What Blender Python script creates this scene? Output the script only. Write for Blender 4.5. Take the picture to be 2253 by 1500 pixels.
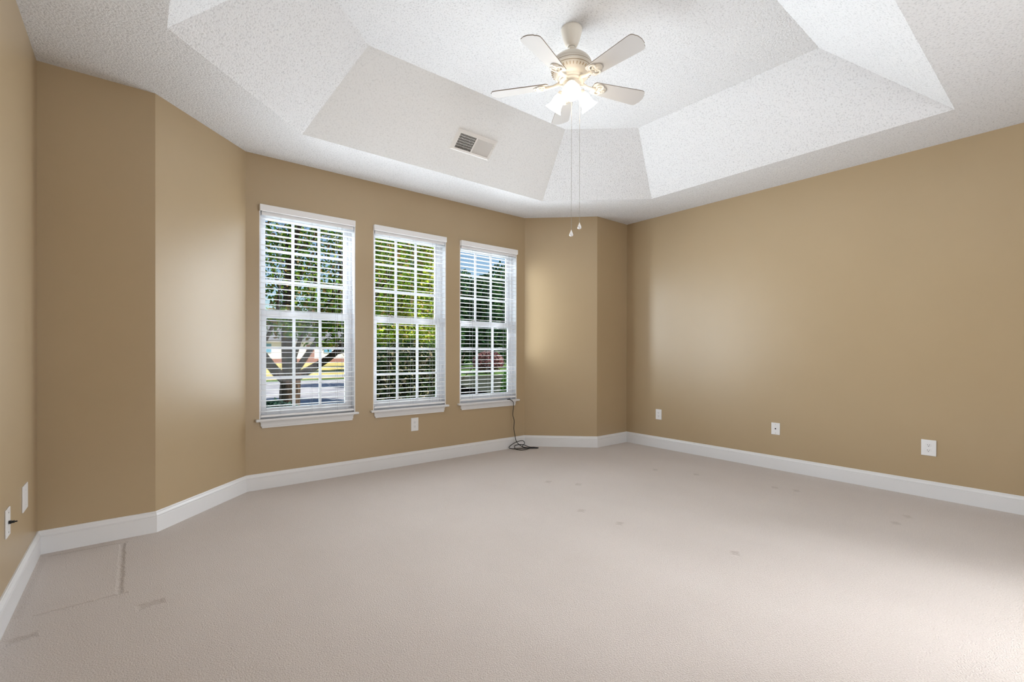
import bpy, bmesh, math, random
from mathutils import Vector, Matrix
R = math.radians
for o in list(bpy.data.objects): bpy.data.objects.remove(o, do_unlink=True)
C = bpy.context.scene.collection
S = bpy.context.scene

# ------------------------------------------------------------------ camera
CAM_Z = 1.132
yaw, pitch, roll = R(38.9112), R(-0.1822), R(0.1132)
R0 = Vector((math.cos(yaw), -math.sin(yaw), 0)); F0 = Vector((math.sin(yaw), math.cos(yaw), 0)); U0 = Vector((0, 0, 1))
F = F0*math.cos(pitch) + U0*math.sin(pitch); Up = -F0*math.sin(pitch) + U0*math.cos(pitch)
Rt = R0*math.cos(roll) + Up*math.sin(roll); U = -R0*math.sin(roll) + Up*math.cos(roll)
cd = bpy.data.cameras.new('camera'); cam = bpy.data.objects.new('camera', cd); C.objects.link(cam)
cam.matrix_world = Matrix(((Rt.x, U.x, -F.x, 0), (Rt.y, U.y, -F.y, 0), (Rt.z, U.z, -F.z, CAM_Z), (0, 0, 0, 1)))
cd.sensor_width = 36; cd.lens = 1024.33*36/2253; cd.shift_y = (777.606-750)/2253
cd.clip_start = 0.05; cd.clip_end = 600
S.camera = cam

# ------------------------------------------------------------------ light
S.view_settings.view_transform = 'Standard'; S.view_settings.look = 'None'
S.view_settings.gamma = 1; S.view_settings.use_curve_mapping = False
S.view_settings.exposure = 0.06
SUN_DIR = Vector((-0.55, 0.42, -0.72)).normalized()      # the way sunlight travels: from behind the house, to the right
W = bpy.data.worlds.new('sky'); S.world = W; W.use_nodes = True
nt = W.node_tree; nt.nodes.clear()
out = nt.nodes.new('ShaderNodeOutputWorld'); bg = nt.nodes.new('ShaderNodeBackground')
sky = nt.nodes.new('ShaderNodeTexSky'); sky.sky_type = 'NISHITA'; sky.sun_disc = False
sky.sun_elevation = math.asin(-SUN_DIR.z); sky.sun_rotation = math.atan2(-SUN_DIR.x, -SUN_DIR.y)
sky.air_density = 1.1; sky.dust_density = 0.1; sky.ozone_density = 3.0
bg.inputs['Strength'].default_value = 0.13
nt.links.new(sky.outputs[0], bg.inputs[0]); nt.links.new(bg.outputs[0], out.inputs[0])

def light(name, kind, loc, energy, color, aim=None, **kw):
    d = bpy.data.lights.new(name, kind); d.energy = energy; d.color = color
    for k, v in kw.items(): setattr(d, k, v)
    o = bpy.data.objects.new(name, d); C.objects.link(o); o.location = loc
    if aim is not None: o.rotation_euler = Vector(aim).to_track_quat('-Z', 'Y').to_euler()
    return o
light('sun', 'SUN', (0, 0, 30), 8.5, (1.0, 0.93, 0.80), SUN_DIR, angle=R(0.6))
WIN = [(0.786, 1.582), (1.755, 2.551), (2.724, 3.520)]
Z_SILL, Z_HEAD = 0.576, 2.312
YB = 4.275
DAY = (0.86, 0.94, 1.0)
E_OUT, E_IN, E_RIGHT, E_LEFT = 14, (9, 6, 24), (15, 3, 1), (1.5, 10, 12)
def winlight(name, e, x, z, aim, w, h, spread=180):
    l = light(name, 'AREA', (x, YB-0.03, z), e, DAY, aim, shape='RECTANGLE', size=w, size_y=h, spread=R(spread)); l.visible_camera = False
for k, (x0, x1) in enumerate(WIN):       # daylight of the sky entering by each bay window, and thrown on by the white slats
    xc = (x0+x1)/2
    l = light('window_daylight_out', 'AREA', (xc, YB+0.34, 1.5), E_OUT, DAY, (0, -1, -0.12), shape='RECTANGLE', size=0.78, size_y=1.75); l.visible_camera = False
    for z in (0.80, 1.20, 1.60, 2.00): winlight('window_daylight_in', E_IN[k]/4, xc, z, (0, -1, .25), .74, .36, 106)
    winlight('window_daylight_up', 1.5, xc, 2.0, (0, -1, 1.1), .74, .10, 160)
    for dx in (-.22, .22):
        winlight('window_daylight_right', E_RIGHT[k]/2, xc+dx, 1.45, (.8, -1, .12), .22, 1.5, 115)
        winlight('window_daylight_left', E_LEFT[k]/2, xc+dx, 1.45, (-.8, -.8, .0), .22, 1.5, 130)
l = light('window_daylight_grazing', 'AREA', (WIN[2][1]-.06, YB-0.09, 1.60), 2.3, DAY, (1, -.55, 0), shape='RECTANGLE', size=0.14, size_y=1.1, spread=R(110)); l.visible_camera = False
# daylight of the side room, plus an added fill lamp beyond a made-up opening
E_SIDE, E_FILL, E_BEAM = 6, 58, 8
l = light('side_room_daylight', 'AREA', (4.00, -1.80, 1.30), E_SIDE, (0.94, 0.97, 1.0), (-0.75, 0.62, 0.0), shape='RECTANGLE', size=0.6, size_y=1.2, spread=R(150)); l.visible_camera = False
l = light('added_fill_light', 'AREA', (2.50, -1.80, 1.30), E_FILL, (0.94, 0.97, 1.0), (-0.48, 1, -0.02), shape='RECTANGLE', size=1.1, size_y=1.6); l.visible_camera = False
l = light('side_room_window_beam', 'AREA', (4.60, -2.60, 1.75), E_BEAM, (0.94, 0.97, 1.0), (-2.15, 2.95, -1.75), shape='RECTANGLE', size=0.35, size_y=0.25, spread=R(34)); l.visible_camera = False

# ------------------------------------------------------------------ materials
def mat(name, col, rough=0.6, spec=0.5, metal=0.0, emit=None, es=0.0):
    m = bpy.data.materials.new(name); m.use_nodes = True
    b = m.node_tree.nodes['Principled BSDF']
    b.inputs['Base Color'].default_value = (*col, 1); b.inputs['Roughness'].default_value = rough
    b.inputs['Specular IOR Level'].default_value = spec; b.inputs['Metallic'].default_value = metal
    if emit: b.inputs['Emission Color'].default_value = (*emit, 1); b.inputs['Emission Strength'].default_value = es
    return m
def N(m, t, **kw):
    n = m.node_tree.nodes.new(t)
    for k, v in kw.items(): setattr(n, k, v)
    return n
def LK(m, a, b): m.node_tree.links.new(a, b)
def bump(m, scale, strength, dist, detail=2, kind='noise', vscale=(1, 1, 1)):
    b = m.node_tree.nodes['Principled BSDF']
    tc = N(m, 'ShaderNodeTexCoord'); mp = N(m, 'ShaderNodeMapping'); mp.inputs['Scale'].default_value = vscale
    LK(m, tc.outputs['Object'], mp.inputs[0])
    if kind == 'noise':
        t = N(m, 'ShaderNodeTexNoise'); t.inputs['Scale'].default_value = scale; t.inputs['Detail'].default_value = detail; h = t.outputs['Fac']
    else:
        t = N(m, 'ShaderNodeTexVoronoi'); t.inputs['Scale'].default_value = scale; h = t.outputs['Distance']
    LK(m, mp.outputs[0], t.inputs['Vector'])
    bp = N(m, 'ShaderNodeBump'); bp.inputs['Strength'].default_value = strength; bp.inputs['Distance'].default_value = dist
    LK(m, h, bp.inputs['Height'])
    if b.inputs['Normal'].is_linked: LK(m, b.inputs['Normal'].links[0].from_socket, bp.inputs['Normal'])
    LK(m, bp.outputs[0], b.inputs['Normal'])
    return mp
def colnoise(m, c1, c2, scale, detail=3, lo=0.35, hi=0.65, vscale=(1, 1, 1)):
    b = m.node_tree.nodes['Principled BSDF']
    tc = N(m, 'ShaderNodeTexCoord'); mp = N(m, 'ShaderNodeMapping'); mp.inputs['Scale'].default_value = vscale
    t = N(m, 'ShaderNodeTexNoise'); t.inputs['Scale'].default_value = scale; t.inputs['Detail'].default_value = detail
    LK(m, tc.outputs['Object'], mp.inputs[0]); LK(m, mp.outputs[0], t.inputs['Vector'])
    r = N(m, 'ShaderNodeValToRGB'); r.color_ramp.elements[0].position = lo; r.color_ramp.elements[1].position = hi
    r.color_ramp.elements[0].color = (*c1, 1); r.color_ramp.elements[1].color = (*c2, 1)
    LK(m, t.outputs['Fac'], r.inputs[0]); LK(m, r.outputs[0], b.inputs['Base Color'])
    return r

M_wall = mat('tan_wall_paint', (0.425, 0.318, 0.190), 0.36, 0.60)
colnoise(M_wall, (0.420, 0.313, 0.186), (0.432, 0.325, 0.196), 1.3)
bump(M_wall, 260, 0.08, 0.002)
M_ceil = mat('textured_white_ceiling', (0.80, 0.80, 0.81), 0.9, 0.1)
colnoise(M_ceil, (0.60, 0.60, 0.61), (0.78, 0.78, 0.79), 95, 4, 0.30, 0.48)
bump(M_ceil, 95, 0.9, 0.006, 4)
bump(M_ceil, 260, 0.4, 0.003, 2)
M_ceil2 = mat('smooth_white_ceiling', (0.79, 0.79, 0.79), 0.9, 0.1)
colnoise(M_ceil2, (0.72, 0.72, 0.72), (0.81, 0.81, 0.81), 90, 3, 0.30, 0.50)
bump(M_ceil2, 90, 0.4, 0.004, 3)
M_trim = mat('white_trim_paint', (0.74, 0.74, 0.75), 0.32, 0.5)
M_white = mat('white_vinyl', (0.86, 0.87, 0.90), 0.4, 0.5)
M_slat = mat('white_slat', (0.88, 0.88, 0.90), 0.45, 0.4)
M_cord = mat('grey_cord', (0.45, 0.46, 0.50), 0.8, 0.2)
M_plate = mat('white_plastic', (0.80, 0.80, 0.81), 0.3, 0.5)
M_dark = mat('dark_slot', (0.012, 0.011, 0.010), 0.6, 0.3)
M_black = mat('black_rubber', (0.012, 0.012, 0.012), 0.45, 0.4)
M_fan = mat('antique_white_enamel', (0.80, 0.74, 0.65), 0.35, 0.5)
M_fan_hi = mat('worn_gold_groove', (0.42, 0.31, 0.19), 0.5, 0.4)
M_blade = mat('white_blade', (0.54, 0.52, 0.505), 0.6, 0.25)
M_edge = mat('blade_edge', (0.30, 0.25, 0.21), 0.6, 0.3)
M_shade = mat('frosted_glass_shade', (0.95, 0.93, 0.90), 0.5, 0.3, emit=(1.0, 0.88, 0.70), es=7.0)
M_metal = mat('grey_metal', (0.45, 0.43, 0.40), 0.35, 0.5, 0.8)
M_vent = mat('vent_enamel', (0.76, 0.73, 0.70), 0.45, 0.4)

def carpet():
    m = mat('beige_carpet', (0.5, 0.43, 0.38), 0.95, 0.1)
    nt = m.node_tree; b = nt.nodes['Principled BSDF']
    b.inputs['Sheen Weight'].default_value = 0.25; b.inputs['Sheen Roughness'].default_value = 0.5
    geo = N(m, 'ShaderNodeNewGeometry')
    def noise(scale, detail, vs=(1, 1, 1), rot=0):
        mp = N(m, 'ShaderNodeMapping'); mp.inputs['Scale'].default_value = vs; mp.inputs['Rotation'].default_value = (0, 0, rot)
        t = N(m, 'ShaderNodeTexNoise'); t.inputs['Scale'].default_value = scale; t.inputs['Detail'].default_value = detail
        LK(m, geo.outputs['Position'], mp.inputs[0]); LK(m, mp.outputs[0], t.inputs['Vector']); return t.outputs['Fac']
    pile = noise(170, 3); big = noise(1.1, 3, (1, 1, 1)); brush = noise(2.4, 3, (1, 0.35, 1), R(40))
    def mr(x, a, b_, c, d):
        n = N(m, 'ShaderNodeMapRange'); n.inputs[1].default_value = a; n.inputs[2].default_value = b_; n.inputs[3].default_value = c; n.inputs[4].default_value = d
        LK(m, x, n.inputs[0]); return n.outputs[0]
    def mth(op, a, c):
        n = N(m, 'ShaderNodeMath', operation=op)
        for i, v in enumerate((a, c)):
            if isinstance(v, (int, float)): n.inputs[i].default_value = v
            else: LK(m, v, n.inputs[i])
        return n.outputs[0]
    # furniture dents pressed in the pile: (x, y, half-length, half-width, angle)
    sep = N(m, 'ShaderNodeSeparateXYZ'); LK(m, geo.outputs['Position'], sep.inputs[0])
    wob = mr(noise(30, 2), 0, 1, -0.011, 0.011)
    def seg(x, y, a, bb, ang, soft):
        ca, sa = math.cos(ang), math.sin(ang)
        dx = mth('SUBTRACT', sep.outputs[0], x); dy = mth('SUBTRACT', sep.outputs[1], y)
        u = mth('ADD', mth('MULTIPLY', dx, ca), mth('MULTIPLY', dy, sa)); v = mth('ADD', mth('SUBTRACT', mth('MULTIPLY', dy, ca), mth('MULTIPLY', dx, sa)), wob)
        u = mth('SUBTRACT', mth('ABSOLUTE', u, 0), a); v = mth('SUBTRACT', mth('ABSOLUTE', v, 0), bb)
        return mr(mth('MAXIMUM', u, v), 0, soft, 1, 0)
    dents = [(-0.062, 3.20, 0.36, 0.003, R(90), 0.013, .7), (-0.19, 2.83, 0.15, 0.001, R(2), 0.012, .55), (-0.21, 3.59, 0.16, 0.002, R(-3), 0.015, .6),
             (-0.40, 3.2, 0.35, 0.002, R(90), 0.02, .25), (0.05, 2.635, 0.035, 0.014, R(5), 0.02, .8), (-0.355, 2.635, 0.03, 0.010, R(10), 0.02, .8)]
    for x, y in FDENT: dents.append((x, y, 0.018, 0.010, R(30), 0.02, .8))
    tot = None
    for x, y, a, bb, an, so, w in dents:
        d = mth('MULTIPLY', seg(x, y, a, bb, an, so), w)
        tot = d if tot is None else mth('MAXIMUM', tot, d)
    base = N(m, 'ShaderNodeMix', data_type='RGBA'); base.inputs[6].default_value = (0.49, 0.425, 0.385, 1); base.inputs[7].default_value = (0.64, 0.575, 0.535, 1)
    f = mth('ADD', mth('MULTIPLY', mr(pile, .3, .7, 0, 1), 0.62), mth('ADD', mth('MULTIPLY', mr(big, .3, .7, 0, 1), 0.22), mth('MULTIPLY', mr(brush, .3, .7, 0, 1), 0.16)))
    LK(m, f, base.inputs[0])
    mx = N(m, 'ShaderNodeMix', data_type='RGBA'); LK(m, base.outputs[2], mx.inputs[6]); mx.inputs[7].default_value = (0.25, 0.19, 0.15, 1)
    LK(m, mth('MULTIPLY', tot, 0.34), mx.inputs[0]); LK(m, mx.outputs[2], b.inputs['Base Color'])
    h = mth('SUBTRACT', mth('MULTIPLY', pile, 1.0), mth('MULTIPLY', tot, 1.6))
    bp = N(m, 'ShaderNodeBump'); bp.inputs['Strength'].default_value = 0.7; bp.inputs['Distance'].default_value = 0.008
    LK(m, h, bp.inputs['Height']); LK(m, bp.outputs[0], b.inputs['Normal'])
    return m
FDENT = [(2.80, 2.96), (2.95, 2.74), (2.47, 2.27), (2.48, 1.94), (2.62, 1.25), (3.90, 2.62), (4.05, 2.28), (4.18, 1.65), (4.22, 1.50), (4.15, .78), (3.93, .80)]
M_carpet = carpet()

def glass():
    m = bpy.data.materials.new('window_glass'); m.use_nodes = True; nt = m.node_tree; nt.nodes.clear()
    o = N(m, 'ShaderNodeOutputMaterial'); mix = N(m, 'ShaderNodeMixShader'); t = N(m, 'ShaderNodeBsdfTransparent'); g = N(m, 'ShaderNodeBsdfGlossy')
    fr = N(m, 'ShaderNodeFresnel'); fr.inputs['IOR'].default_value = 1.15
    t.inputs[0].default_value = (0.96, 0.98, 0.98, 1); g.inputs['Roughness'].default_value = 0.02
    LK(m, fr.outputs[0], mix.inputs[0]); LK(m, t.outputs[0], mix.inputs[1]); LK(m, g.outputs[0], mix.inputs[2]); LK(m, mix.outputs[0], o.inputs[0])
    return m
M_glass = glass()
def leafmat(name, cols, transl=0.35):
    m = bpy.data.materials.new(name); m.use_nodes = True; nt = m.node_tree; nt.nodes.clear()
    o = N(m, 'ShaderNodeOutputMaterial'); mix = N(m, 'ShaderNodeMixShader'); d = N(m, 'ShaderNodeBsdfDiffuse'); t = N(m, 'ShaderNodeBsdfTranslucent')
    g = N(m, 'ShaderNodeNewGeometry'); r = N(m, 'ShaderNodeValToRGB'); r.color_ramp.interpolation = 'CONSTANT'
    while len(r.color_ramp.elements) < len(cols): r.color_ramp.elements.new(0.5)
    for i, c in enumerate(cols): r.color_ramp.elements[i].position = i/len(cols); r.color_ramp.elements[i].color = (*c, 1)
    LK(m, g.outputs['Random Per Island'], r.inputs[0]); LK(m, r.outputs[0], d.inputs[0]); LK(m, r.outputs[0], t.inputs[0])
    mix.inputs[0].default_value = transl; LK(m, d.outputs[0], mix.inputs[1]); LK(m, t.outputs[0], mix.inputs[2]); LK(m, mix.outputs[0], o.inputs[0])
    return m

# ------------------------------------------------------------------ helpers
def obj(name, bm, m, parent=None, smooth=False):
    bmesh.ops.recalc_face_normals(bm, faces=bm.faces) if not getattr(bm, '_keep', False) else None
    me = bpy.data.meshes.new(name); bm.to_mesh(me); bm.free()
    for mm in (m if isinstance(m, (list, tuple)) else [m]): me.materials.append(mm)
    if smooth:
        for p in me.polygons: p.use_smooth = True
    o = bpy.data.objects.new(name, me); C.objects.link(o)
    if parent: o.parent = parent
    return o
def struct(name, bm, m, parent=None, **kw):
    o = obj(name, bm, m, parent, **kw)
    if not parent: o['kind'] = 'structure'
    return o
def thing(name, label, cat, loc=(0, 0, 0), rz=0, group=None, rot=None):
    o = bpy.data.objects.new(name, None); C.objects.link(o); o.location = loc; o.empty_display_size = 0.1
    o.rotation_euler = rot if rot else (0, 0, rz)
    tag(o, label, cat, group); return o
def tag(o, label, cat, group=None):
    o['label'] = label; o['category'] = cat
    if group: o['group'] = group
    return o
def NB(): return bmesh.new()
def box(bm, lo, hi, bev=0.0, mi=0, M=None):
    vs = [bm.verts.new((x, y, z)) for x in (lo[0], hi[0]) for y in (lo[1], hi[1]) for z in (lo[2], hi[2])]
    fs = [bm.faces.new([vs[i] for i in q]) for q in ((0, 1, 3, 2), (4, 6, 7, 5), (0, 4, 5, 1), (2, 3, 7, 6), (0, 2, 6, 4), (1, 5, 7, 3))]
    for f in fs: f.material_index = mi
    geom = list({e for f in fs for e in f.edges})
    if bev > 0:
        r = bmesh.ops.bevel(bm, geom=geom, offset=bev, segments=2, affect='EDGES', profile=0.5)
        vs = [v for v in set(list(r['verts']) + [v for v in vs if v.is_valid])]
    if M is not None: bmesh.ops.transform(bm, matrix=M, verts=[v for v in vs if v.is_valid])
    return vs
def quad(bm, pts, mi=0):
    f = bm.faces.new([bm.verts.new(p) for p in pts]); f.material_index = mi; return f
def lathe(bm, prof, n=32, M=None, mi=0, cap=True):
    rings = []
    for r, z in prof:
        rings.append([bm.verts.new((r*math.cos(2*math.pi*i/n), r*math.sin(2*math.pi*i/n), z)) for i in range(n)])
    for a, b in zip(rings, rings[1:]):
        for i in range(n):
            f = bm.faces.new((a[i], a[(i+1) % n], b[(i+1) % n], b[i])); f.material_index = mi
    if cap:
        for rg in (rings[0], rings[-1]):
            f = bm.faces.new(rg); f.material_index = mi
    vs = [v for rg in rings for v in rg]
    if M is not None: bmesh.ops.transform(bm, matrix=M, verts=vs)
    return vs
def tube(bm, pts, rad, n=8, mi=0):
    pts = [Vector(p) for p in pts]; rads = rad if isinstance(rad, (list, tuple)) else [rad]*len(pts)
    rings = []; prev = None
    for i, p in enumerate(pts):
        t = (pts[min(i+1, len(pts)-1)] - pts[max(i-1, 0)]).normalized()
        if prev is None:
            a = Vector((0, 0, 1)) if abs(t.z) < 0.9 else Vector((1, 0, 0)); u = t.cross(a).normalized()
        else: u = (prev - t*prev.dot(t)).normalized()
        prev = u; v = t.cross(u)
        rings.append([bm.verts.new(p + (u*math.cos(2*math.pi*k/n) + v*math.sin(2*math.pi*k/n))*rads[i]) for k in range(n)])
    for a, b in zip(rings, rings[1:]):
        for k in range(n):
            f = bm.faces.new((a[k], a[(k+1) % n], b[(k+1) % n], b[k])); f.material_index = mi
    for rg in (rings[0], rings[-1]): bm.faces.new(rg).material_index = mi
def spline(pts, sub=8):
    P = [Vector(p) for p in pts]; outp = []
    for i in range(len(P)-1):
        p0 = P[max(i-1, 0)]; p1 = P[i]; p2 = P[i+1]; p3 = P[min(i+2, len(P)-1)]
        for k in range(sub):
            t = k/sub
            outp.append(0.5*((2*p1) + (p2-p0)*t + (2*p0-5*p1+4*p2-p3)*t*t + (3*p1-p0-3*p2+p3)*t**3))
    outp.append(P[-1]); return outp
def copy_tree(o, parent=None):
    c = o.copy(); C.objects.link(c); c.parent = parent
    for ch in list(o.children): copy_tree(ch, c)
    return c

# ------------------------------------------------------------------ room shell
H = 2.745; XL, XR, YW, YK = -0.430, 4.834, 3.675, -1.55
X1, X2, X3, X4 = 0.094, 0.687, 3.645, 4.266
T = 0.15; ZT = H + 0.06
DX0, DX1, DH = 3.55, 4.45, 2.05            # doorway in the back wall
HX0, HX1 = 1.85, 3.15                       # made-up opening in the unseen back wall, lets the added fill in
poly = [(XL, YK), (XL, YW), (X1, YW), (X2, YB), (X3, YB), (X4, YW), (XR, YW), (XR, YK)]
def miter(pts, i, o):          # inward offset of an open polyline corner (room lies to the right of travel)
    p = Vector(pts[i]); ns = []
    for a, b in ((i-1, i), (i, i+1)):
        if a < 0 or b >= len(pts): continue
        d = (Vector(pts[b]) - Vector(pts[a])).normalized(); ns.append(Vector((d.y, -d.x)))
    if len(ns) == 1: return p + ns[0]*o
    m = (ns[0] + ns[1]).normalized(); return p + m*(o/max(0.2, m.dot(ns[0])))
def wallseg(name, i, z0=-0.05, z1=ZT, x_cut=None):
    bm = NB(); a, b = miter(poly, i, 0), miter(poly, i+1, 0); a2, b2 = miter(poly, i, -T), miter(poly, i+1, -T)
    if i == 0: a = Vector((a.x, YK)); a2 = Vector((a2.x, YK))
    pts = [a, b, b2, a2]
    lo = [bm.verts.new((p.x, p.y, z0)) for p in pts]; hi = [bm.verts.new((p.x, p.y, z1)) for p in pts]
    bm.faces.new(lo); bm.faces.new(hi)
    for k in range(4): bm.faces.new((lo[k], lo[(k+1) % 4], hi[(k+1) % 4], hi[k]))
    return struct(name, bm, M_wall)
wallseg('wall_left', 0); wallseg('wall_corner_left', 1); wallseg('wall_bay_left', 2)
wallseg('wall_bay_right', 4); wallseg('wall_corner_right', 5); wallseg('wall_right', 6)
# window wall with its three openings
bm = NB()
xs = [X2] + [v for w in WIN for v in w] + [X3]
tw = T*0.414
for k in range(0, len(xs), 2):
    x0, x1 = xs[k], xs[k+1]
    o0 = x0 - tw if k == 0 else x0; o1 = x1 + tw if k == len(xs)-2 else x1
    lo = [bm.verts.new(p) for p in ((x0, YB, -.05), (x1, YB, -.05), (o1, YB+T, -.05), (o0, YB+T, -.05))]
    hi = [bm.verts.new((v.co.x, v.co.y, ZT)) for v in lo]
    bm.faces.new(lo); bm.faces.new(hi)
    for j in range(4): bm.faces.new((lo[j], lo[(j+1) % 4], hi[(j+1) % 4], hi[j]))
for x0, x1 in WIN:
    box(bm, (x0, YB, -.05), (x1, YB+T, Z_SILL-0.02)); box(bm, (x0, YB, Z_HEAD), (x1, YB+T, ZT))
struct('wall_window', bm, M_wall)
bm = NB()          # back wall behind the camera, with the doorway
box(bm, (XL-T, YK-T, -.05), (HX0, YK, ZT)); box(bm, (HX1, YK-T, -.05), (DX0, YK, ZT)); box(bm, (HX0, YK-T, 2.2), (HX1, YK, ZT)); box(bm, (DX1, YK-T, -.05), (XR+T, YK, ZT)); box(bm, (DX0, YK-T, DH), (DX1, YK, ZT))
struct('wall_back', bm, M_wall)
bm = NB()          # side room beyond the doorway
box(bm, (3.30, -3.0, -.05), (3.40, YK-T, ZT)); box(bm, (1.55, -3.0, -.05), (1.65, YK-T, ZT)); box(bm, (5.15, -3.0, -.05), (5.25, YK-T, ZT)); box(bm, (1.55, -3.1, -.05), (5.25, -3.0, ZT)); box(bm, (1.55, -3.1, 2.6), (5.25, YK-T, ZT))
struct('wall_side_room', bm, M_trim)
bm = NB()
box(bm, (DX0-.07, YK, 0), (DX0, YK+.018, DH+.07), .003); box(bm, (DX1, YK, 0), (DX1+.07, YK+.018, DH+.07), .003); box(bm, (DX0, YK, DH), (DX1, YK+.018, DH+.07), .003)
box(bm, (DX0, YK-T, 0), (DX0+.015, YK, DH)); box(bm, (DX1-.015, YK-T, 0), (DX1, YK, DH)); box(bm, (DX0+.015, YK-T, DH-.015), (DX1-.015, YK, DH))
struct('trim_1', bm, M_trim)
# floor
bm = NB()
fl = [bm.verts.new((p[0], p[1], 0)) for p in [(XL-.01, -3.05), (XL-.01, YW+.01), (X1, YW+.01), (X2, YB+.01), (X3, YB+.01), (X4, YW+.01), (5.2, YW+.01), (5.2, -3.05)]]
bm.faces.new(fl)
struct('floor', bm, M_carpet)
# ceiling with the raised tray
TX0, TX1, TY0, TY1, A_, B_ = 0.121, 4.219, 0.563, 3.673, 0.838, 0.779
D_, D2, H2 = 0.599, 0.267, 3.2085
rim = [(TX0, TY0), (TX1, TY0), (TX1, TY1-B_), (TX1-A_, TY1), (TX0+A_, TY1), (TX0, TY1-B_)]
top = [(TX0+D_, TY0+D_), (TX1-D_, TY0+D_), (TX1-D_, TY1-B_-D2), (TX1-A_-D2, TY1-D_), (TX0+A_+D2, TY1-D_), (TX0+D_, TY1-B_-D2)]
bm = NB()
outer = [(XL-T, YK-T), (XL-T, YW+T), (X1-.06, YW+T), (X2-.06, YB+T), (X3+.06, YB+T), (X4+.06, YW+T), (XR+T, YW+T), (XR+T, YK-T)]
ov = [bm.verts.new((x, y, H)) for x, y in outer]; rv = [bm.verts.new((x, y, H)) for x, y in rim]; tv = [bm.verts.new((x, y, H2)) for x, y in top]
es = [bm.edges.new((ov[i], ov[(i+1) % 8])) for i in range(8)] + [bm.edges.new((rv[i], rv[(i+1) % 6])) for i in range(6)]
bmesh.ops.triangle_fill(bm, use_beauty=True, use_dissolve=False, edges=es)
for i in range(6):
    f = bm.faces.new((rv[i], rv[(i+1) % 6], tv[(i+1) % 6], tv[i])); f.material_index = 1 if i == 3 else 0
bm.faces.new(tv)
struct('ceiling', bm, [M_ceil, M_ceil2])

# baseboards: profile (offset from wall, height)
PROF = [(0, 0), (.016, 0), (.016, .094), (.0135, .0955), (.0135, .0985), (.0155, .1), (.0155, .106), (.012, .113), (.009, .118), (.008, .126), (.006, .13), (0, .13)]
def baseboard(name, pts, segs, m=M_trim):
    bm = NB()
    for i in segs:
        A = [bm.verts.new((*miter(pts, i, o), z)) for o, z in PROF]; B = [bm.verts.new((*miter(pts, i+1, o), z)) for o, z in PROF]
        n = len(PROF)
        for k in range(n): bm.faces.new((A[k], A[(k+1) % n], B[(k+1) % n], B[k]))
        bm.faces.new(A); bm.faces.new(B)
    struct(name, bm, m)
for i, nm in enumerate(['left', 'corner_left', 'bay_left', 'window', 'bay_right', 'corner_right', 'right']): baseboard('baseboard_'+nm, poly, [i])
bk = [(XR, YK), (DX1+.07, YK)]; bk2 = [(DX0-.07, YK), (HX1, YK)]; bk3 = [(HX0, YK), (XL, YK)]
bm = NB()
for pts in (bk, bk2, bk3):
    A = [bm.verts.new((pts[0][0], YK+o, z)) for o, z in PROF]; B = [bm.verts.new((pts[1][0], YK+o, z)) for o, z in PROF]; n = len(PROF)
    for k in range(n): bm.faces.new((A[k], A[(k+1) % n], B[(k+1) % n], B[k]))
    bm.faces.new(A); bm.faces.new(B)
struct('baseboard_back', bm, M_trim)

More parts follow.
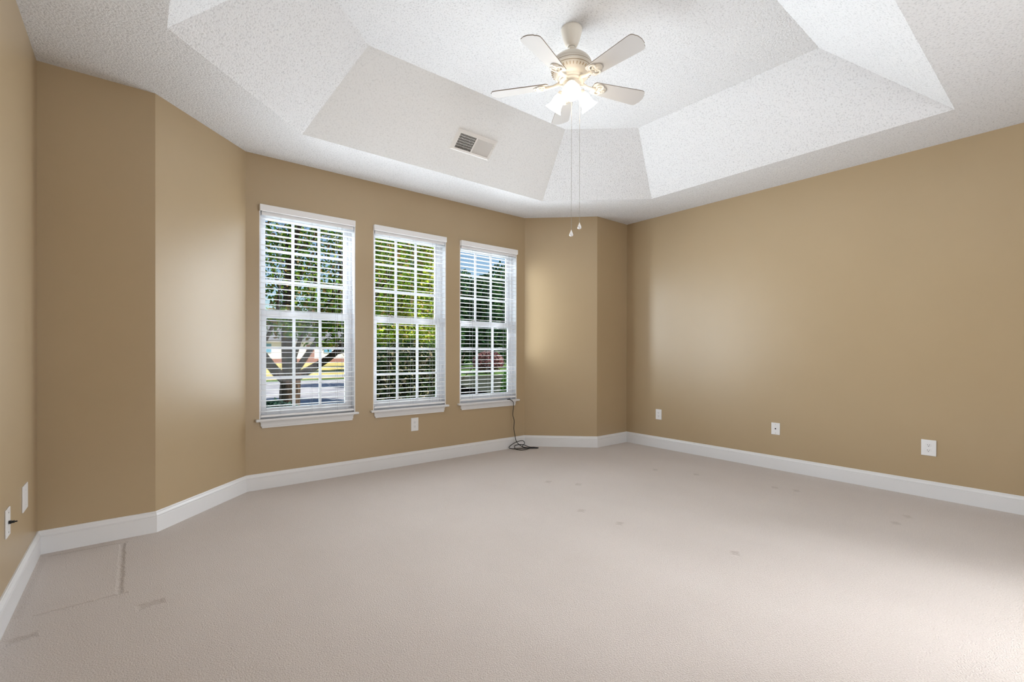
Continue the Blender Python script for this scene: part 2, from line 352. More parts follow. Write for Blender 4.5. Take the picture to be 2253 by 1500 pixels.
# ------------------------------------------------------------------ windows
def window(idx, x0, x1):
    w = x1-x0; cx = (x0+x1)/2
    e = bpy.data.objects.new('window_%d' % idx, None); C.objects.link(e); e.location = (cx, YB, Z_SILL); e['kind'] = 'structure'
    h = w/2; top = Z_HEAD-Z_SILL
    bm = NB()     # jamb liner and head
    box(bm, (-h, 0.001, 0), (-h+.008, T, top)); box(bm, (h-.008, 0.001, 0), (h, T, top)); box(bm, (-h+.008, 0.001, top-.008), (h-.008, T, top))
    for s in (-1, 1):
        a, b = sorted((s*(h-.008), s*(h-.030))); box(bm, (a, .075, 0), (b, T, top-.008))
        a, b = sorted((s*(h-.030), s*(h-.036))); box(bm, (a, .108, 0), (b, .114, top-.03))
    box(bm, (-h+.03, .075, top-.03), (h-.03, T, top-.008)); box(bm, (-h+.03, .085, 0), (h-.03, T, .018))
    obj('window_frame', bm, M_white, e)
    gw = h-.070
    def sash(name, z0, z1, y0, y1, rail_b, rail_t, stile=0.036):
        bm = NB(); xa, xb = -h+.031, h-.031; ga, gb = xa+stile, xb-stile
        box(bm, (xa, y0, z0), (ga, y1, z1), .003); box(bm, (gb, y0, z0), (xb, y1, z1), .003)
        box(bm, (ga, y0, z0), (gb, y1, z0+rail_b), .003); box(bm, (ga, y0, z1-rail_t), (gb, y1, z1), .003)
        a, b = z0+rail_b, z1-rail_t; ym = (y0+y1)/2
        for k in (1, 2):
            xm = ga+(gb-ga)*k/3; box(bm, (xm-.011, ym-.009, a), (xm+.011, ym+.009, b), .002)
            zm = a+(b-a)*k/3; box(bm, (ga, ym-.0085, zm-.011), (gb, ym+.0085, zm+.011), .002)
        s = obj(name, bm, M_white, e)
        bm = NB(); box(bm, (ga-.003, ym-.002, a-.003), (gb+.003, ym+.002, b+.003)); obj('glass_pane', bm, M_glass, s)
        return s
    zz = 1.479-Z_SILL
    sash('upper_sash', 1.43-Z_SILL, top-.03, .114, .142, .048, .030)
    ls = sash('lower_sash', .018, zz, .078, .106, .062, .062)
    bm = NB(); box(bm, (-h+.20, .066, zz-.002), (-h+.245, .078, zz+.006), .002); box(bm, (-h+.212, .058, zz-.004), (-h+.224, .068, zz+.016), .002)
    obj('sash_lock', bm, M_metal, ls)
    bm = NB(); box(bm, (-h-.032, -.042, -.020), (h+.022, 0, 0), .006); box(bm, (-h+.001, 0, -.0195), (h-.001, T-.005, -.0005)); obj('window_sill', bm, M_trim, e)
    bm = NB()
    for k, (zt, zb, y, inx) in enumerate([(-.0205, -.032, -.018, 0), (-.032, -.060, -.013, .004), (-.060, -.074, -.016, .012)]):
        box(bm, (-h+.004+inx, y, zb), (h-.018-inx, 0, zt), .002)
    obj('window_apron', bm, M_trim, e)
    return e
for i, (a, b) in enumerate(WIN): window(i+1, a, b)

# ------------------------------------------------------------------ blinds
def blind(label, x0, x1, zb):
    w = x1-x0; h = w/2; cx = (x0+x1)/2
    t = thing('window_blind', label, 'blind', (cx, YB+.006, zb), group='white horizontal blinds on the bay windows')
    topz = Z_HEAD-.002-zb
    bm = NB(); box(bm, (-h+.012, -.012, topz-.052), (h-.012, .040, topz-.001), .002); obj('headrail', bm, M_slat, t)
    bm = NB(); box(bm, (-h-.006, -.045, 2.283-zb), (h-.004, -.034, 2.336-zb), .003)
    box(bm, (-h-.006, -.034, 2.283-zb), (-h+.0, -.0062, 2.336-zb), .001); box(bm, (h-.010, -.034, 2.283-zb), (h-.004, -.0062, 2.336-zb), .001)
    obj('valance', bm, M_slat, t)
    bm = NB(); n = int((topz-.06)/.0445); tilt = R(0.5)
    for k in range(n):
        z = .045+k*.0445
        if z > topz-.058: break
        prev = None
        for j in range(7):      # slightly crowned slat section
            u = -.0245+.049*j/6; zz = z+math.sin(tilt)*u+.0018*(1-(u/.0245)**2); y = .014+u
            a = [bm.verts.new((x, y, zz+dz)) for x in (-h+.006, h-.006) for dz in (0, .0028)]
            if prev:
                for q in ((0, 2), (3, 1)): bm.faces.new((prev[q[0]], prev[q[1]], a[q[1]], a[q[0]]))
                bm.faces.new((prev[0], prev[1], a[1], a[0])); bm.faces.new((prev[2], prev[3], a[3], a[2]))
            else: bm.faces.new((a[0], a[1], a[3], a[2]))
            prev = a
        bm.faces.new((prev[0], prev[1], prev[3], prev[2]))
    obj('slats', bm, M_slat, t)
    bm = NB(); box(bm, (-h+.006, -.010, 0), (h-.006, .040, .018), .004); obj('bottom_rail', bm, M_slat, t)
    for fx in (-.30, .02, .30):
        for dy in (-.0125, .0405):
            bm = NB(); tube(bm, [(fx*w, dy, .016), (fx*w, dy, topz-.05)], .0008, 5); obj('ladder_cord', bm, M_cord, t)
    for dx in (0, .010):
        bm = NB(); tube(bm, [(.37*w+dx*0-.02+dx, -.016, topz-.05), (.37*w-.02+dx, -.016, topz-1.35-dx*6)], .0011, 5); c = obj('lift_cord', bm, M_cord, t)
    return t
BL = ['white slatted blind on the leftmost bay window, trunk and street behind', 'white slatted blind on the middle bay window, yellow green foliage behind', 'white slatted blind on the rightmost bay window, sky and evergreens behind']
for (a, b), lab, zb in zip(WIN, BL, (.588, .592, .598)): blind(lab, a+.004, b-.008, zb)

# ------------------------------------------------------------------ wall plates
def plate(name, label, cat, loc, rz, w, h, kind, group=None):
    t = thing(name, label, cat, loc, rz, group)      # local: -y faces the room, z up, base at the lower edge
    bm = NB(); box(bm, (-w/2, -.006, 0), (w/2, 0, h), .0025); obj('cover_plate', bm, M_plate, t)
    if kind == 'duplex':
        for zc in (h*.5+.0205, h*.5-.0205):
            bm = NB(); M = Matrix.Translation((0, -.006, zc)) @ Matrix.Rotation(R(90), 4, 'X')
            lathe(bm, [(.0165, -.002), (.0165, .0015), (.0155, .0022)], 24, M); f = obj('receptacle', bm, M_plate, t)
            bm = NB()
            for sx, hh in ((-.0062, .0075), (.0062, .006)): box(bm, (sx-.0011, -.0088, zc+.003-hh/2), (sx+.0011, -.0080, zc+.003+hh/2))
            lathe(bm, [(.0026, 0), (.0026, .0008)], 12, Matrix.Translation((0, -.0081, zc-.0078)) @ Matrix.Rotation(R(90), 4, 'X'))
            s = obj('slot', bm, M_dark, f)
        bm = NB(); lathe(bm, [(.003, 0), (.003, .001), (.0015, .0016)], 12, Matrix.Translation((0, -.006, h/2)) @ Matrix.Rotation(R(90), 4, 'X')); obj('screw', bm, M_plate, t)
    elif kind == 'coax':
        bm = NB(); lathe(bm, [(.006, 0), (.006, .004), (.004, .0045), (.004, .009)], 12, Matrix.Translation((0, -.006, h/2)) @ Matrix.Rotation(R(90), 4, 'X')); obj('socket', bm, M_black, t)
        for zc in (h*.5+.042, h*.5-.042):
            bm = NB(); lathe(bm, [(.003, 0), (.003, .001), (.0015, .0016)], 12, Matrix.Translation((0, -.006, zc)) @ Matrix.Rotation(R(90), 4, 'X')); obj('screw', bm, M_metal, t)
    elif kind == 'stub':
        bm = NB(); lathe(bm, [(.0075, 0), (.0075, .008), (.0055, .009), (.0055, .018), (.003, .019), (.003, .026)], 12, Matrix.Translation((0, -.006, h/2)) @ Matrix.Rotation(R(90), 4, 'X')); obj('connector', bm, M_black, t)
        for zc in (h*.5+.042, h*.5-.042):
            bm = NB(); lathe(bm, [(.0035, 0), (.0035, .001), (.0015, .0016)], 12, Matrix.Translation((0, -.006, zc)) @ Matrix.Rotation(R(90), 4, 'X')); obj('screw', bm, M_metal, t)
    elif kind == 'blank':
        for zc in (h*.5+.036, h*.5-.036):
            bm = NB(); lathe(bm, [(.0028, 0), (.0028, .0008), (.0015, .0014)], 12, Matrix.Translation((0, -.006, zc)) @ Matrix.Rotation(R(90), 4, 'X')); obj('screw', bm, M_plate, t)
    return t
GP = 'white power outlets low on the walls'
plate('power_outlet', 'white duplex outlet on the window wall, below the middle window', 'outlet', (2.188, YB, .335), 0, .080, .132, 'duplex', GP)
plate('power_outlet', 'small white duplex outlet on the right wall, nearest the far corner', 'outlet', (XR, 3.208, .334), R(-90), .078, .122, 'duplex', GP)
plate('power_outlet', 'large square white duplex outlet at the near end of the right wall', 'outlet', (XR, .785, .327), R(-90), .090, .124, 'duplex', GP)
plate('cable_plate', 'white plate with one black socket on the right wall, between two outlets', 'wall plate', (XR, 1.907, .336), R(-90), .078, .115, 'coax')
plate('blank_plate', 'plain white blank plate on the left wall, nearer the dark corner', 'wall plate', (XL, 3.29, .349), R(90), .125, .126, 'blank')
plate('cable_plate', 'white plate with protruding black connector on the left wall', 'wall plate', (XL, 2.893, .341), R(90), .082, .120, 'stub')

# ------------------------------------------------------------------ ceiling vent on the sloped tray side
sl = Vector((0, -D_, H2-H)).normalized(); nn = Vector((0, -(H2-H), -D_)).normalized(); ux = Vector((1, 0, 0))
vc = Vector((2.313, 3.405, 2.9525)); f_ = (vc-Vector((0, TY1, H))).dot(nn); vc = vc-nn*f_
VM = Matrix(((ux.x, sl.x, -nn.x*-1, 0), (ux.y, sl.y, nn.y, 0), (ux.z, sl.z, nn.z, 0), (0, 0, 0, 1)))
vt = thing('ceiling_vent', 'white metal air register on the sloped tray ceiling, left half open and dark', 'vent', vc)
vt.rotation_euler = VM.to_3x3().to_euler()
# local x along the wall, y up the slope, z into the room
hw, hh = .205, .097; gx0, gx1, gh = -.170, .176, .068
bm = NB()
def bevelframe(bm, o, i, zo, zi):
    a = [bm.verts.new((x, y, zo)) for x, y in ((o[0], o[1]), (o[2], o[1]), (o[2], o[3]), (o[0], o[3]))]
    b = [bm.verts.new((x, y, zi)) for x, y in ((i[0], i[1]), (i[2], i[1]), (i[2], i[3]), (i[0], i[3]))]
    for k in range(4): bm.faces.new((a[k], a[(k+1) % 4], b[(k+1) % 4], b[k]))
bevelframe(bm, (-hw, -hh, hw, hh), (-hw+.012, -hh+.012, hw-.012, hh-.012), .0, .009)
bevelframe(bm, (-hw+.012, -hh+.012, hw-.012, hh-.012), (gx0, -gh, gx1, gh), .009, .010)
bevelframe(bm, (gx0, -gh, gx1, gh), (gx0, -gh, gx1, gh), .010, .001)
box(bm, (-.008, -gh, .001), (.004, gh, .0105))
obj('frame', bm, M_vent, vt)
bm = NB(); quad(bm, [(gx0, -gh, .0012), (gx1, -gh, .0012), (gx1, gh, .0012), (gx0, gh, .0012)]); obj('dark_backing', bm, M_dark, vt)  # black plate stands in for the shade inside the duct, no hole behind
bm = NB()
n = 13
for k in range(n+1):
    x = gx0+(-.008-gx0)*k/n
    box(bm, (x-.0010, -gh, .0016), (x+.0010, gh, .0058))
obj('open_louver', bm, M_vent, vt)
bm = NB()
for k in range(1, 6):
    y = -gh+2*gh*k/6; box(bm, (gx0, y-.0016, .0014), (-.008, y+.0016, .0030))
obj('damper_blade', bm, M_vent, vt)
bm = NB(); n = 14
for k in range(n):
    x = .004+(gx1-.004)*(k+.5)/n
    box(bm, (-.0056, -gh, -.0006), (.0056, gh, .0006), 0, 0, Matrix.Translation((x, 0, .0055)) @ Matrix.Rotation(R(-38), 4, 'Y'))
obj('closed_louver', bm, M_vent, vt)
bm = NB()
for y in (.048, .026): lathe(bm, [(.0032, 0), (.0032, .002), (.001, .003)], 10, Matrix.Translation((gx1+.009, y, .0096)))
obj('screw', bm, M_metal, vt)

# ------------------------------------------------------------------ ceiling fan
FX, FY = 2.178, 2.095
fan = thing('ceiling_fan', 'white five-blade ceiling fan with lit frosted glass shades under the tray ceiling', 'ceiling fan', (FX, FY, H2))
def z_(z): return z-H2
bm = NB(); lathe(bm, [(.066, 0), (.068, -.010), (.066, -.022), (.059, -.046), (.052, -.072), (.043, -.096), (.036, -.112), (.028, -.118), (.018, -.118)], 40)
obj('canopy', bm, M_fan, fan, True)
bm = NB(); lathe(bm, [(.013, -.10), (.013, -.165)], 20); lathe(bm, [(.021, -.108), (.025, -.117), (.021, -.127)], 20); obj('downrod', bm, M_fan, fan, True)
bm = NB(); lathe(bm, [(.0185, -.119), (.0245, -.1195), (.0245, -.1205), (.0185, -.121)], 20); obj('canopy_ring', bm, M_dark, fan)
ZM = -.158
prof = [(.016, ZM), (.030, ZM-.004), (.060, ZM-.012), (.090, ZM-.026), (.112, ZM-.044), (.124, ZM-.060), (.127, ZM-.066), (.124, ZM-.072), (.130, ZM-.078), (.133, ZM-.084), (.130, ZM-.090), (.134, ZM-.096), (.134, ZM-.102), (.130, ZM-.108), (.126, ZM-.116), (.108, ZM-.148), (.092, ZM-.162), (.086, ZM-.165), (.086, ZM-.176), (.060, ZM-.178)]
bm = NB(); lathe(bm, prof, 64); motor = obj('motor_housing', bm, M_fan, fan, True)
bm = NB()
for zc, rr in ((ZM-.0755, .1262), (ZM-.0895, .1302), (ZM-.112, .1285)): lathe(bm, [(rr, zc+.0017), (rr+.0012, zc+.001), (rr+.0012, zc-.001), (rr, zc-.0017)], 64, cap=False)
obj('groove_ring', bm, M_fan_hi, motor, True)
bm = NB()
for k in range(36):      # cooling slots in the lower cone
    a = 2*math.pi*k/36
    Mx = Matrix.Rotation(a, 4, 'Z') @ Matrix.Translation((.1178, 0, ZM-.132)) @ Matrix.Rotation(math.atan2(.018, -.032), 4, 'Y')
    box(bm, (-.012, -.0020, -.0016), (.012, .0020, .0016), 0, 0, Mx)
obj('vent_slot', bm, M_fan_hi, motor)
bm = NB()
lathe(bm, [(.078, ZM-.176), (.078, ZM-.186), (.070, ZM-.190), (.060, ZM-.190)], 48); obj('flywheel', bm, M_fan, fan, True)
ZB = 2.862-H2           # blade plane
def blade_outline():
    r0, r1 = .150, .540; w0, w1 = .047, .066; pts = []
    pts += [(r0, -w0+.012), (r0+.012, -w0)]
    pts += [(r1-.055, -w1)]
    for k in range(1, 8):
        a = -math.pi/2+math.pi/2*k/8; pts.append((r1-.040+.026*math.cos(a), -w1+.026+.026*math.sin(a)))
    pts += [(r1-.006, -w1*.5), (r1, 0), (r1-.006, w1*.5)]
    for k in range(0, 8):
        a = math.pi/2*k/8; pts.append((r1-.040+.026*math.cos(a), w1-.026+.026*math.sin(a)))
    pts += [(r1-.055, w1), (r0+.012, w0), (r0, w0-.012)]
    return pts
def make_blade(ang):
    Mr = Matrix.Rotation(ang, 4, 'Z') @ Matrix.Translation((0, 0, ZB)) @ Matrix.Rotation(R(-12), 4, 'X')
    bm = NB(); P = blade_outline(); lo = [bm.verts.new((x, y, -.003)) for x, y in P]; hi = [bm.verts.new((x, y, .003)) for x, y in P]
    f = bm.faces.new(lo); g = bm.faces.new(hi); n = len(P)
    for k in range(n): bm.faces.new((lo[k], lo[(k+1) % n], hi[(k+1) % n], hi[k])).material_index = 1
    bmesh.ops.transform(bm, matrix=Mr, verts=bm.verts); b = obj('blade', bm, [M_blade, M_edge], fan)
    bm = NB()           # scrolled iron: arm, oval plate and two curls below the blade
    pl = []
    for k in range(24):
        a = 2*math.pi*k/24; pl.append((.212+.040*math.cos(a), .027*math.sin(a)*(1+.25*math.cos(a))))
    lo = [bm.verts.new((x, y, -.009)) for x, y in pl]; hi = [bm.verts.new((x, y, -.0032)) for x, y in pl]
    bm.faces.new(lo); bm.faces.new(hi)
    for k in range(24): bm.faces.new((lo[k], lo[(k+1) % 24], hi[(k+1) % 24], hi[k]))
    for s in (-1, 1):
        cur = [(.178, s*.006, -.0075)]
        for k in range(14):
            a = math.pi*1.55*k/13; rr = .026-.012*k/13
            cur.append((.192+.005-rr*math.cos(a)*1.0+.004, s*(.020+rr*math.sin(a)*.9), -.0075))
        tube(bm, cur, [.0055]*3+[.005]*9+[.0042]*3, 8)
        bmesh.ops.create_icosphere(bm, subdivisions=2, radius=.0068, matrix=Matrix.Translation(cur[-1]))
    for sx, sy in ((.198, .016), (.198, -.016), (.238, 0)): bmesh.ops.create_icosphere(bm, subdivisions=1, radius=.0048, matrix=Matrix.Translation((sx, sy, -.0095)))
    bmesh.ops.transform(bm, matrix=Mr, verts=bm.verts)
    Mz = Matrix.Rotation(ang, 4, 'Z'); i0 = len(bm.verts)
    arm = [Mz @ Vector(p) for p in ((.062, 0, ZM-.180), (.090, 0, ZM-.186), (.118, 0, ZB-.006), (.150, 0, ZB-.009), (.185, 0, ZB-.008))]
    tube(bm, arm, [.013, .012, .010, .011, .012], 10)
    iron = obj('blade_iron', bm, M_fan, b, True)
for k in range(5): make_blade(R(-18.5+72*k))
# light kit
bm = NB(); ZM0 = ZM; ZM = ZM0+.030
lathe(bm, [(.052, ZM-.205), (.056, ZM-.209), (.057, ZM-.215), (.050, ZM-.232), (.056, ZM-.240), (.054, ZM-.258), (.040, ZM-.272), (.020, ZM-.280), (.012, ZM-.290), (.004, ZM-.294)], 40)
kit = obj('light_kit', bm, M_fan, fan, True)
bm = NB(); lathe(bm, [(.0555, ZM-.2085), (.0570, ZM-.2100), (.0555, ZM-.2115)], 40, cap=False); obj('shadow_ring', bm, M_dark, kit, True)
for az in (104, -16, -136):
    Mz = Matrix.Rotation(R(az), 4, 'Z'); tilt = R(38)
    base = Vector((.060, 0, ZM-.252)); dirv = Vector((math.sin(tilt), 0, -math.cos(tilt)))
    bm = NB(); tube(bm, [Mz @ Vector(p) for p in ((.035, 0, ZM-.245), (.055, 0, ZM-.243), tuple(base+dirv*.012))], [.010, .010, .012], 12)
    fm = Matrix.Translation(Mz @ base) @ Mz.to_3x3().to_4x4() @ Matrix.Rotation(-tilt, 4, 'Y') @ Matrix.Rotation(R(180), 4, 'X')
    lathe(bm, [(.014, .004), (.026, .010), (.027, .026), (.024, .028)], 24, fm)
    arm = obj('lamp_arm', bm, M_fan, kit, True)
    bm = NB(); outer = [(.023, .024), (.027, .032), (.034, .045), (.037, .060), (.038, .078), (.041, .096), (.048, .112), (.058, .126)]
    inner = [(r-.002, z) for r, z in reversed(outer)]
    lathe(bm, outer+inner, 32, fm, cap=False); sh = obj('lamp_shade', bm, M_shade, kit, True)
    bm = NB(); lathe(bm, [(.010, .022), (.012, .035), (.024, .055), (.028, .072), (.024, .088), (.012, .098), (.002, .101)], 20, fm); obj('bulb', bm, M_shade, kit, True)
    p = Mz @ (base+dirv*.105)
    l = light('fan_bulb_light', 'POINT', (FX+p.x, FY+p.y, H2+p.z), 2.1, (1.0, 0.80, 0.58), shadow_soft_size=.03)
# pull chains with drop pulls
for (dx, dy, zb, zt) in ((.024, .022, 1.905, 2.76), (.078, .000, 1.957, 2.78)):
    bm = NB(); tube(bm, [(dx, dy, z_(zt)), (dx, dy, z_(zb+.018))], .0013, 6)
    for k in range(0, 3): bmesh.ops.create_icosphere(bm, subdivisions=1, radius=.0032, matrix=Matrix.Translation((dx, dy, z_(zb+.15+k*.27))))
    if dx > .05: tube(bm, [(.045, 0, z_(zt)), (dx, dy, z_(zt))], .0015, 6)
    ch = obj('pull_chain', bm, M_metal, fan)
    bm = NB(); lathe(bm, [(.0015, .022), (.004, .014), (.009, .002), (.0125, -.008), (.012, -.015), (.007, -.019), (.001, -.020)], 16, Matrix.Translation((dx, dy, z_(zb)))); obj('chain_pull', bm, M_plate, ch, True)

# ------------------------------------------------------------------ black cable from the right window sill
yf = YB-.050
pts = [(3.44, YB+.02, .5805), (3.40, YB-.005, .5815), (3.36, YB-.030, .582), (3.385, yf-.002, .578), (3.425, yf-.006, .548), (3.434, yf, .49), (3.424, yf, .40), (3.445, yf, .329), (3.441, yf, .233), (3.459, yf, .151), (3.468, yf-.01, .090), (3.50, yf-.03, .045),
       (3.56, 4.17, .010), (3.62, 4.12, .008), (3.66, 4.085, .010), (3.665, 4.06, .012), (3.61, 4.08, .010), (3.52, 4.14, .010), (3.41, 4.17, .012), (3.37, 4.225, .02), (3.42, 4.235, .05), (3.50, 4.225, .078), (3.57, 4.215, .08), (3.585, 4.20, .05), (3.53, 4.18, .022), (3.55, 4.13, .014),
       (3.62, 4.09, .012), (3.675, 4.07, .010), (3.655, 4.05, .010), (3.58, 4.08, .014), (3.50, 4.08, .008), (3.44, 4.10, .006), (3.42, 4.17, .012), (3.46, 4.225, .035), (3.55, 4.20, .040), (3.60, 4.13, .016), (3.64, 4.095, .014), (3.685, 4.062, .008)]
bm = NB(); tube(bm, spline(pts, 6), .0042, 8)
tag(obj('black_cable', bm, M_black, None, True), 'thin black cable hanging from the right window sill and coiled on the carpet', 'cable')

# ------------------------------------------------------------------ outdoors
rnd = random.Random(7)
M_grass = mat('lawn_grass', (0.10, 0.16, 0.05), 0.95, 0.1); colnoise(M_grass, (0.05, 0.11, 0.035), (0.13, 0.21, 0.06), 0.6, 6)
M_dry = mat('dry_yellow_lawn', (0.50, 0.40, 0.15), 0.95, 0.1); colnoise(M_dry, (0.42, 0.34, 0.12), (0.60, 0.50, 0.20), 0.3, 5)  # far grass, yellow-tan in its own colour
M_road = mat('pale_street', (0.33, 0.33, 0.37), 0.9, 0.2); colnoise(M_road, (0.26, 0.26, 0.30), (0.42, 0.41, 0.45), 1.2, 5)
M_mulch = mat('dark_mulch', (0.06, 0.04, 0.035), 0.95, 0.1); colnoise(M_mulch, (0.015, 0.020, 0.015), (0.06, 0.065, 0.045), 9, 4)
M_bark = mat('brown_bark', (0.10, 0.065, 0.045), 0.9, 0.2); colnoise(M_bark, (0.025, 0.016, 0.012), (0.11, 0.07, 0.052), 9, 5, vscale=(3, 3, .6)); bump(M_bark, 25, .6, .02, 3, vscale=(3, 3, .5))
M_sid = mat('white_siding', (0.75, 0.75, 0.77), .7); M_roof = mat('grey_shingle', (0.14, 0.14, 0.16), .9); M_brick = mat('red_brick', (0.30, 0.15, 0.13), .9); M_blue = mat('blue_paint', (0.10, 0.30, 0.50), .5)
GZ = -.35
bm = NB(); quad(bm, [(-60, 4.6, GZ), (160, 4.6, GZ), (160, 220, GZ), (-60, 220, GZ)]); g = struct('ground', bm, M_grass)
bm = NB(); quad(bm, [(-40, 12.5, GZ+.02), (9.5, 12.5, GZ+.02), (13.5, 25, GZ+.02), (-40, 24, GZ+.02)]); struct('street', bm, M_road)
bm = NB(); quad(bm, [(-60, 25.5, GZ+.015), (15, 26.5, GZ+.015), (34, 90, GZ+.015), (-60, 90, GZ+.015)]); struct('far_lawn', bm, M_dry)
bm = NB(); quad(bm, [(4.2, 4.7, GZ+.02), (13, 4.7, GZ+.02), (27, 23.5, GZ+.02), (14, 23.5, GZ+.02), (7.8, 12, GZ+.02)]); struct('mulch_bed', bm, M_mulch)

def leaves(bm, n, center, rad, size, hollow=0.0, cut=None, clumps=None):
    k = 0; c = Vector(center)
    cl = None
    if clumps:
        cl = []
        while len(cl) < clumps:
            d = Vector((rnd.uniform(-1, 1), rnd.uniform(-1, 1), rnd.uniform(-1, 1)))
            if hollow <= d.length <= 1: cl.append(d)
    while k < n:
        if cl:
            d = rnd.choice(cl) + Vector((rnd.gauss(0, .10), rnd.gauss(0, .10), rnd.gauss(0, .07)))
        else:
            d = Vector((rnd.uniform(-1, 1), rnd.uniform(-1, 1), rnd.uniform(-1, 1)))
            if not hollow <= d.length <= 1: continue
        p = Vector((c.x+d.x*rad[0], c.y+d.y*rad[1], c.z+d.z*rad[2]))
        k += 1
        if cut and cut(p): continue
        a = Vector((rnd.gauss(0, 1), rnd.gauss(0, 1), rnd.gauss(0, 1))).normalized(); b = a.orthogonal().normalized()
        b = Matrix.Rotation(rnd.uniform(0, 6.28), 3, a) @ b; t = a.cross(b); s = size*rnd.uniform(.6, 1.3)
        bm.faces.new([bm.verts.new(p+v) for v in (b*s*.5, t*s*.28+a*s*.06, -b*s*.5, -t*s*.28+a*s*.06)])
    bm._k = 1 if False else None
class Keep: pass
def leafobj(name, parts, m, parent):
    bm = bmesh.new()
    for a in parts: leaves_safe(bm, **a)
    me = bpy.data.meshes.new(name); bm.to_mesh(me); bm.free(); me.materials.append(m)
    o = bpy.data.objects.new(name, me); C.objects.link(o); o.parent = parent; return o
def leaves_safe(bm, **a):
    try: leaves(bm, **a)
    except AttributeError: pass
def branches(bm, pts, r0, r1, depth, spread=.6, n=3, length=.8):
    P = spline(pts, 4); L = len(P)
    tube(bm, P, [r0+(r1-r0)*i/(L-1) for i in range(L)], 8 if r0 > .05 else 5)
    if depth <= 0: return
    for k in range(n):
        i = int(L*(.35+.6*(k+rnd.random())/n)); i = min(i, L-2)
        d = (P[i+1]-P[i]).normalized(); v = Vector((rnd.gauss(0, 1), rnd.gauss(0, 1), rnd.gauss(.35, .7))).normalized()
        dd = (d*(1-spread)+v*spread).normalized(); ln = length*rnd.uniform(.6, 1.3)
        a = P[i]; b = a+dd*ln*.5+Vector((rnd.gauss(0, .06), rnd.gauss(0, .06), .03)); c = a+dd*ln+Vector((rnd.gauss(0, .1), rnd.gauss(0, .1), .12))
        rr = (r0+(r1-r0)*i/(L-1))*.55
        branches(bm, [a, b, c], rr, rr*.35, depth-1, spread, n, length*.65)
G_pear = [(0.16, 0.30, 0.03), (0.30, 0.42, 0.04), (0.08, 0.17, 0.03), (0.24, 0.36, 0.08), (0.36, 0.22, 0.08), (0.12, 0.26, 0.04)]
G_yel = [(0.62, 0.70, 0.07), (0.44, 0.60, 0.06), (0.62, 0.60, 0.12), (0.15, 0.26, 0.03), (0.50, 0.36, 0.14), (0.34, 0.52, 0.06)]
G_dark = [(0.03, 0.09, 0.035), (0.05, 0.13, 0.04), (0.08, 0.16, 0.05), (0.02, 0.06, 0.03)]
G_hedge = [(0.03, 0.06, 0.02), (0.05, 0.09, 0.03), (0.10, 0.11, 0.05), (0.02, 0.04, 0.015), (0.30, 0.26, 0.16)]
LM = leafmat
# street-side tree with low forking limbs, seen through the left window
t = thing('garden_tree', 'low forking brown-barked tree with sparse green leaves outside the left window', 'tree', (2.15, 9, GZ))
bm = NB(); o = Vector((2.15, 9, GZ)); Pn = lambda *a: [Vector(p)-o for p in a]
branches(bm, Pn((2.13, 9, GZ), (2.14, 9, .2), (2.16, 9, .62)), .19, .17, 0)
branches(bm, Pn((2.16, 9, .6), (2.12, 9, 1.4), (2.14, 9, 2.4), (2.2, 9, 3.6), (2.25, 9, 5.4)), .14, .04, 3, .6, 5, 1.3)
branches(bm, Pn((2.16, 9, .62), (2.5, 8.95, .82), (2.9, 8.9, 1.10), (3.4, 8.9, 1.65), (3.8, 8.9, 2.6)), .085, .03, 3, .55, 4, 1.0)
branches(bm, Pn((2.16, 9, .66), (2.45, 9.1, 1.05), (2.8, 9.2, 1.6), (3.1, 9.2, 2.5), (3.3, 9.2, 3.8)), .06, .03, 3, .55, 4, 1.0)
branches(bm, Pn((2.14, 9, .58), (1.9, 9, .80), (1.6, 9, 1.3), (1.4, 9, 2.1), (1.35, 9, 3.4)), .10, .03, 3, .55, 4, 1.0)
branches(bm, Pn((2.15, 9, .8), (2.28, 8.9, 1.3), (2.5, 8.8, 2.2), (2.6, 8.8, 3.8)), .05, .02, 3, .6, 4, 1.0)
obj('trunk', bm, M_bark, t, True)
leafobj('foliage', [dict(n=13500, center=(2.75-2.15, 0, 3.6-GZ), rad=(1.9, 1.1, 2.2), size=.088, clumps=230, cut=lambda p: (p.x+2.15 < 2.0 and p.z+GZ < 2.0 and p.z+GZ > 1.4)),
                    dict(n=3800, center=(2.75-2.15, 0, 1.72-GZ), rad=(1.2, .6, .58), size=.088, clumps=140)], LM('pear_leaf', G_pear), t)
# yellow green tree through the middle window
t = thing('garden_tree', 'dense yellow green tree in sunlight outside the middle window', 'tree', (6.0, 12.4, GZ))
bm = NB(); o = Vector((6.0, 12.4, GZ))
branches(bm, Pn((6.0, 12.4, GZ), (5.95, 12.4, .8), (6.0, 12.4, 2.2), (5.95, 12.4, 5.0)), .10, .03, 3, .6, 6, 1.2)
obj('trunk', bm, M_bark, t, True)
leafobj('foliage', [dict(n=17000, center=(0, 0, 4.2-GZ), rad=(1.5, 1.2, 2.9), size=.125, clumps=260), dict(n=2800, center=(-.2, -.2, 1.75-GZ), rad=(1.2, .9, .45), size=.12)], LM('yellow_leaf', G_yel, .22), t)
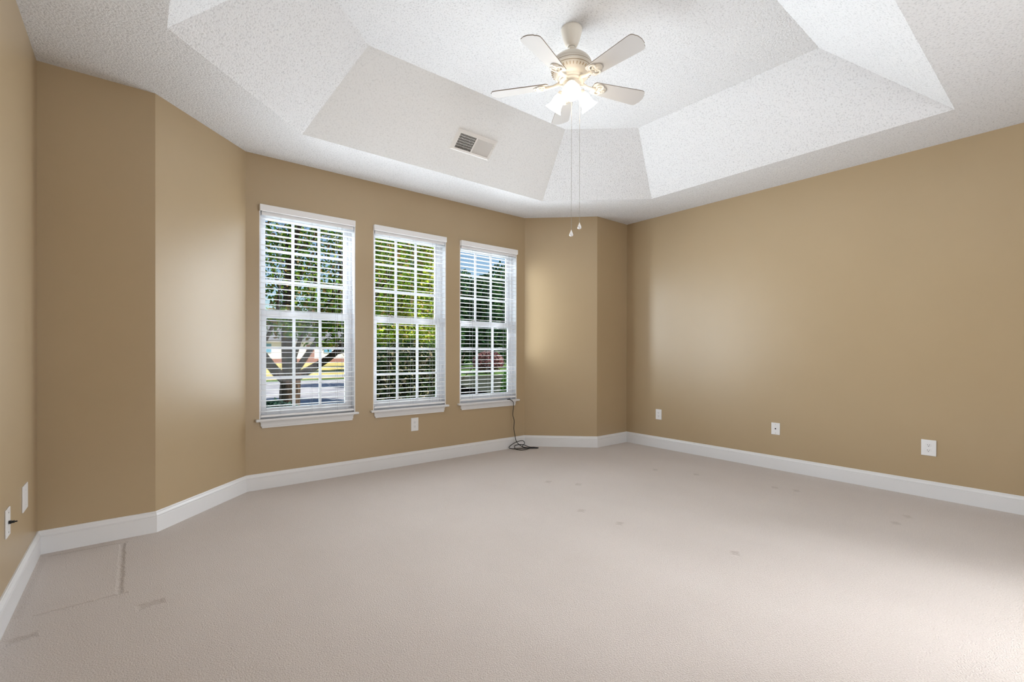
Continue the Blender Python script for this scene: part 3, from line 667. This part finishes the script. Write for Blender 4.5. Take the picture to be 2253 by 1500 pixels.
# hedge in the shade of the house
t = thing('garden_hedge', 'dark shaded leafy hedge close outside the middle window', 'hedge', (3.3, 6.7, GZ))
bm = NB()
for k in range(26):
    x = -.62+1.3*rnd.random(); y = rnd.uniform(-.3, .3); tube(bm, [(x, y, 0), (x+rnd.gauss(0, .12), y+rnd.gauss(0, .1), .8), (x+rnd.gauss(0, .25), y+rnd.gauss(0, .2), 1.45)], [.018, .012, .004], 5)
obj('stems', bm, M_bark, t, True)
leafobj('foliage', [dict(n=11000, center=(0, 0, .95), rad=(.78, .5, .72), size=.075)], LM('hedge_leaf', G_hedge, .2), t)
t = thing('garden_shrub', 'low dark shrub at the bottom left of the left window view', 'shrub', (1.45, 6.8, GZ))
leafobj('foliage', [dict(n=3500, center=(0, 0, .42), rad=(.42, .4, .42), size=.075)], LM('shrub_leaf', [(0.02, .05, .04), (.04, .08, .06), (.08, .13, .12)], .2), t)
t = thing('garden_shrub', 'bright green young shrub at the right edge of the right window view', 'shrub', (5.95, 7.4, GZ))
leafobj('foliage', [dict(n=1500, center=(0, 0, .55), rad=(.22, .25, .62), size=.085)], LM('young_leaf', [(0.12, .38, .05), (.25, .50, .08), (.08, .25, .04)], .4), t)
t = thing('garden_shrub', 'pinkish red shrub before the dark evergreens on the far lawn', 'shrub', (18.9, 26.0, GZ))
leafobj('foliage', [dict(n=2600, center=(0, 0, .8), rad=(1.15, .9, .75), size=.20)], LM('red_leaf', [(0.34, .14, .14), (.24, .09, .10), (.46, .30, .27), (.10, .05, .05)], .3), t)
# evergreens and background trees
M_ever = LM('evergreen_leaf', G_dark, .15); M_mid = LM('mid_green_leaf', [(0.10, .22, .05), (.16, .28, .06), (.06, .14, .04), (.22, .30, .10)], .3)
EV = [(14.2, 34, 2.55, 6.8, 'shorter far evergreen seen low in the middle window'), (19.4, 34, 2.55, 8.2, 'left one of the front far evergreens in the right window'), (24.6, 34, 2.55, 8.5, 'dark evergreen beyond the lawn, behind the red shrub'),
      (29.8, 34, 2.55, 9.4, 'rightmost of the front far evergreens beyond the lawn'), (22.0, 43, 2.7, 9.6, 'left one of the evergreens standing behind the front row'), (27.6, 43, 2.7, 10.6, 'evergreen behind the front row, tall in the middle of the right window'), (33.2, 43, 2.7, 12.0, 'tallest evergreen, rightmost behind the front row')]
for x, y, r, h, lab in EV:
    t = thing('evergreen_tree', lab, 'tree', (x, y, GZ), group='evergreens beyond the lawn')
    bm = NB(); tube(bm, [(0, 0, 0), (0, 0, h*.9)], [.3, .05], 8); obj('trunk', bm, M_bark, t, True)
    leafobj('foliage', [dict(n=5200, center=(0, 0, h*.36), rad=(r, r*.8, h*.36), size=.42), dict(n=3000, center=(0, 0, h*.70), rad=(r*.80, r*.6, h*.30), size=.38)], M_ever, t)
for x, y, r, h, lab in [(5.5, 60, 5, 7, 'far round tree behind the left window, left of the house'), (27, 88, 6, 9, 'far round tree behind the house'), (9.6, 18.5, 1.5, 5.6, 'mid green tree seen low right in the middle window')]:
    t = thing('background_tree', lab, 'tree', (x, y, GZ), group='round trees in the distance')
    bm = NB(); tube(bm, [(0, 0, 0), (0, 0, h*.6)], [.25, .1], 8); obj('trunk', bm, M_bark, t, True)
    leafobj('foliage', [dict(n=5200, center=(0, 0, h*.56), rad=(r, r, h*.42), size=r*.11, hollow=.4)], M_mid, t)
# far house across the street
t = thing('house', 'far white house with grey roof and red brick base across the lawn', 'house', (17, 66, GZ))
bm = NB(); box(bm, (-6, 0, .5), (6, 8, 3.0)); f = bm.faces.new([bm.verts.new(p) for p in ((-6, 0, 3), (-6, 8, 3), (-6, 4, 5))]); f = bm.faces.new([bm.verts.new(p) for p in ((6, 0, 3), (6, 8, 3), (6, 4, 5))]); obj('wall', bm, M_sid, t)
bm = NB(); box(bm, (-6.05, -.05, 0), (6.05, 8.05, .55)); obj('brick_base', bm, M_brick, t)
bm = NB()
for s in (0, 1):
    y0 = -.5 if s == 0 else 8.5; p = [(-6.4, y0, 2.8), (6.4, y0, 2.8), (6.4, 4, 5.1), (-6.4, 4, 5.1)]; q = [(a, b, c+.15) for a, b, c in p]
    lo = [bm.verts.new(v) for v in p]; hi = [bm.verts.new(v) for v in q]; bm.faces.new(lo); bm.faces.new(hi)
    for k in range(4): bm.faces.new((lo[k], lo[(k+1) % 4], hi[(k+1) % 4], hi[k]))
obj('roof', bm, M_roof, t)
for x in (-4, -1.6, 3.6):
    bm = NB(); box(bm, (x-.5, -.06, 1.3), (x+.5, 0, 2.5)); obj('window', bm, M_blue, t)
bm = NB(); box(bm, (.8, -.08, .2), (1.8, 0, 2.4)); obj('door', bm, M_brick, t)
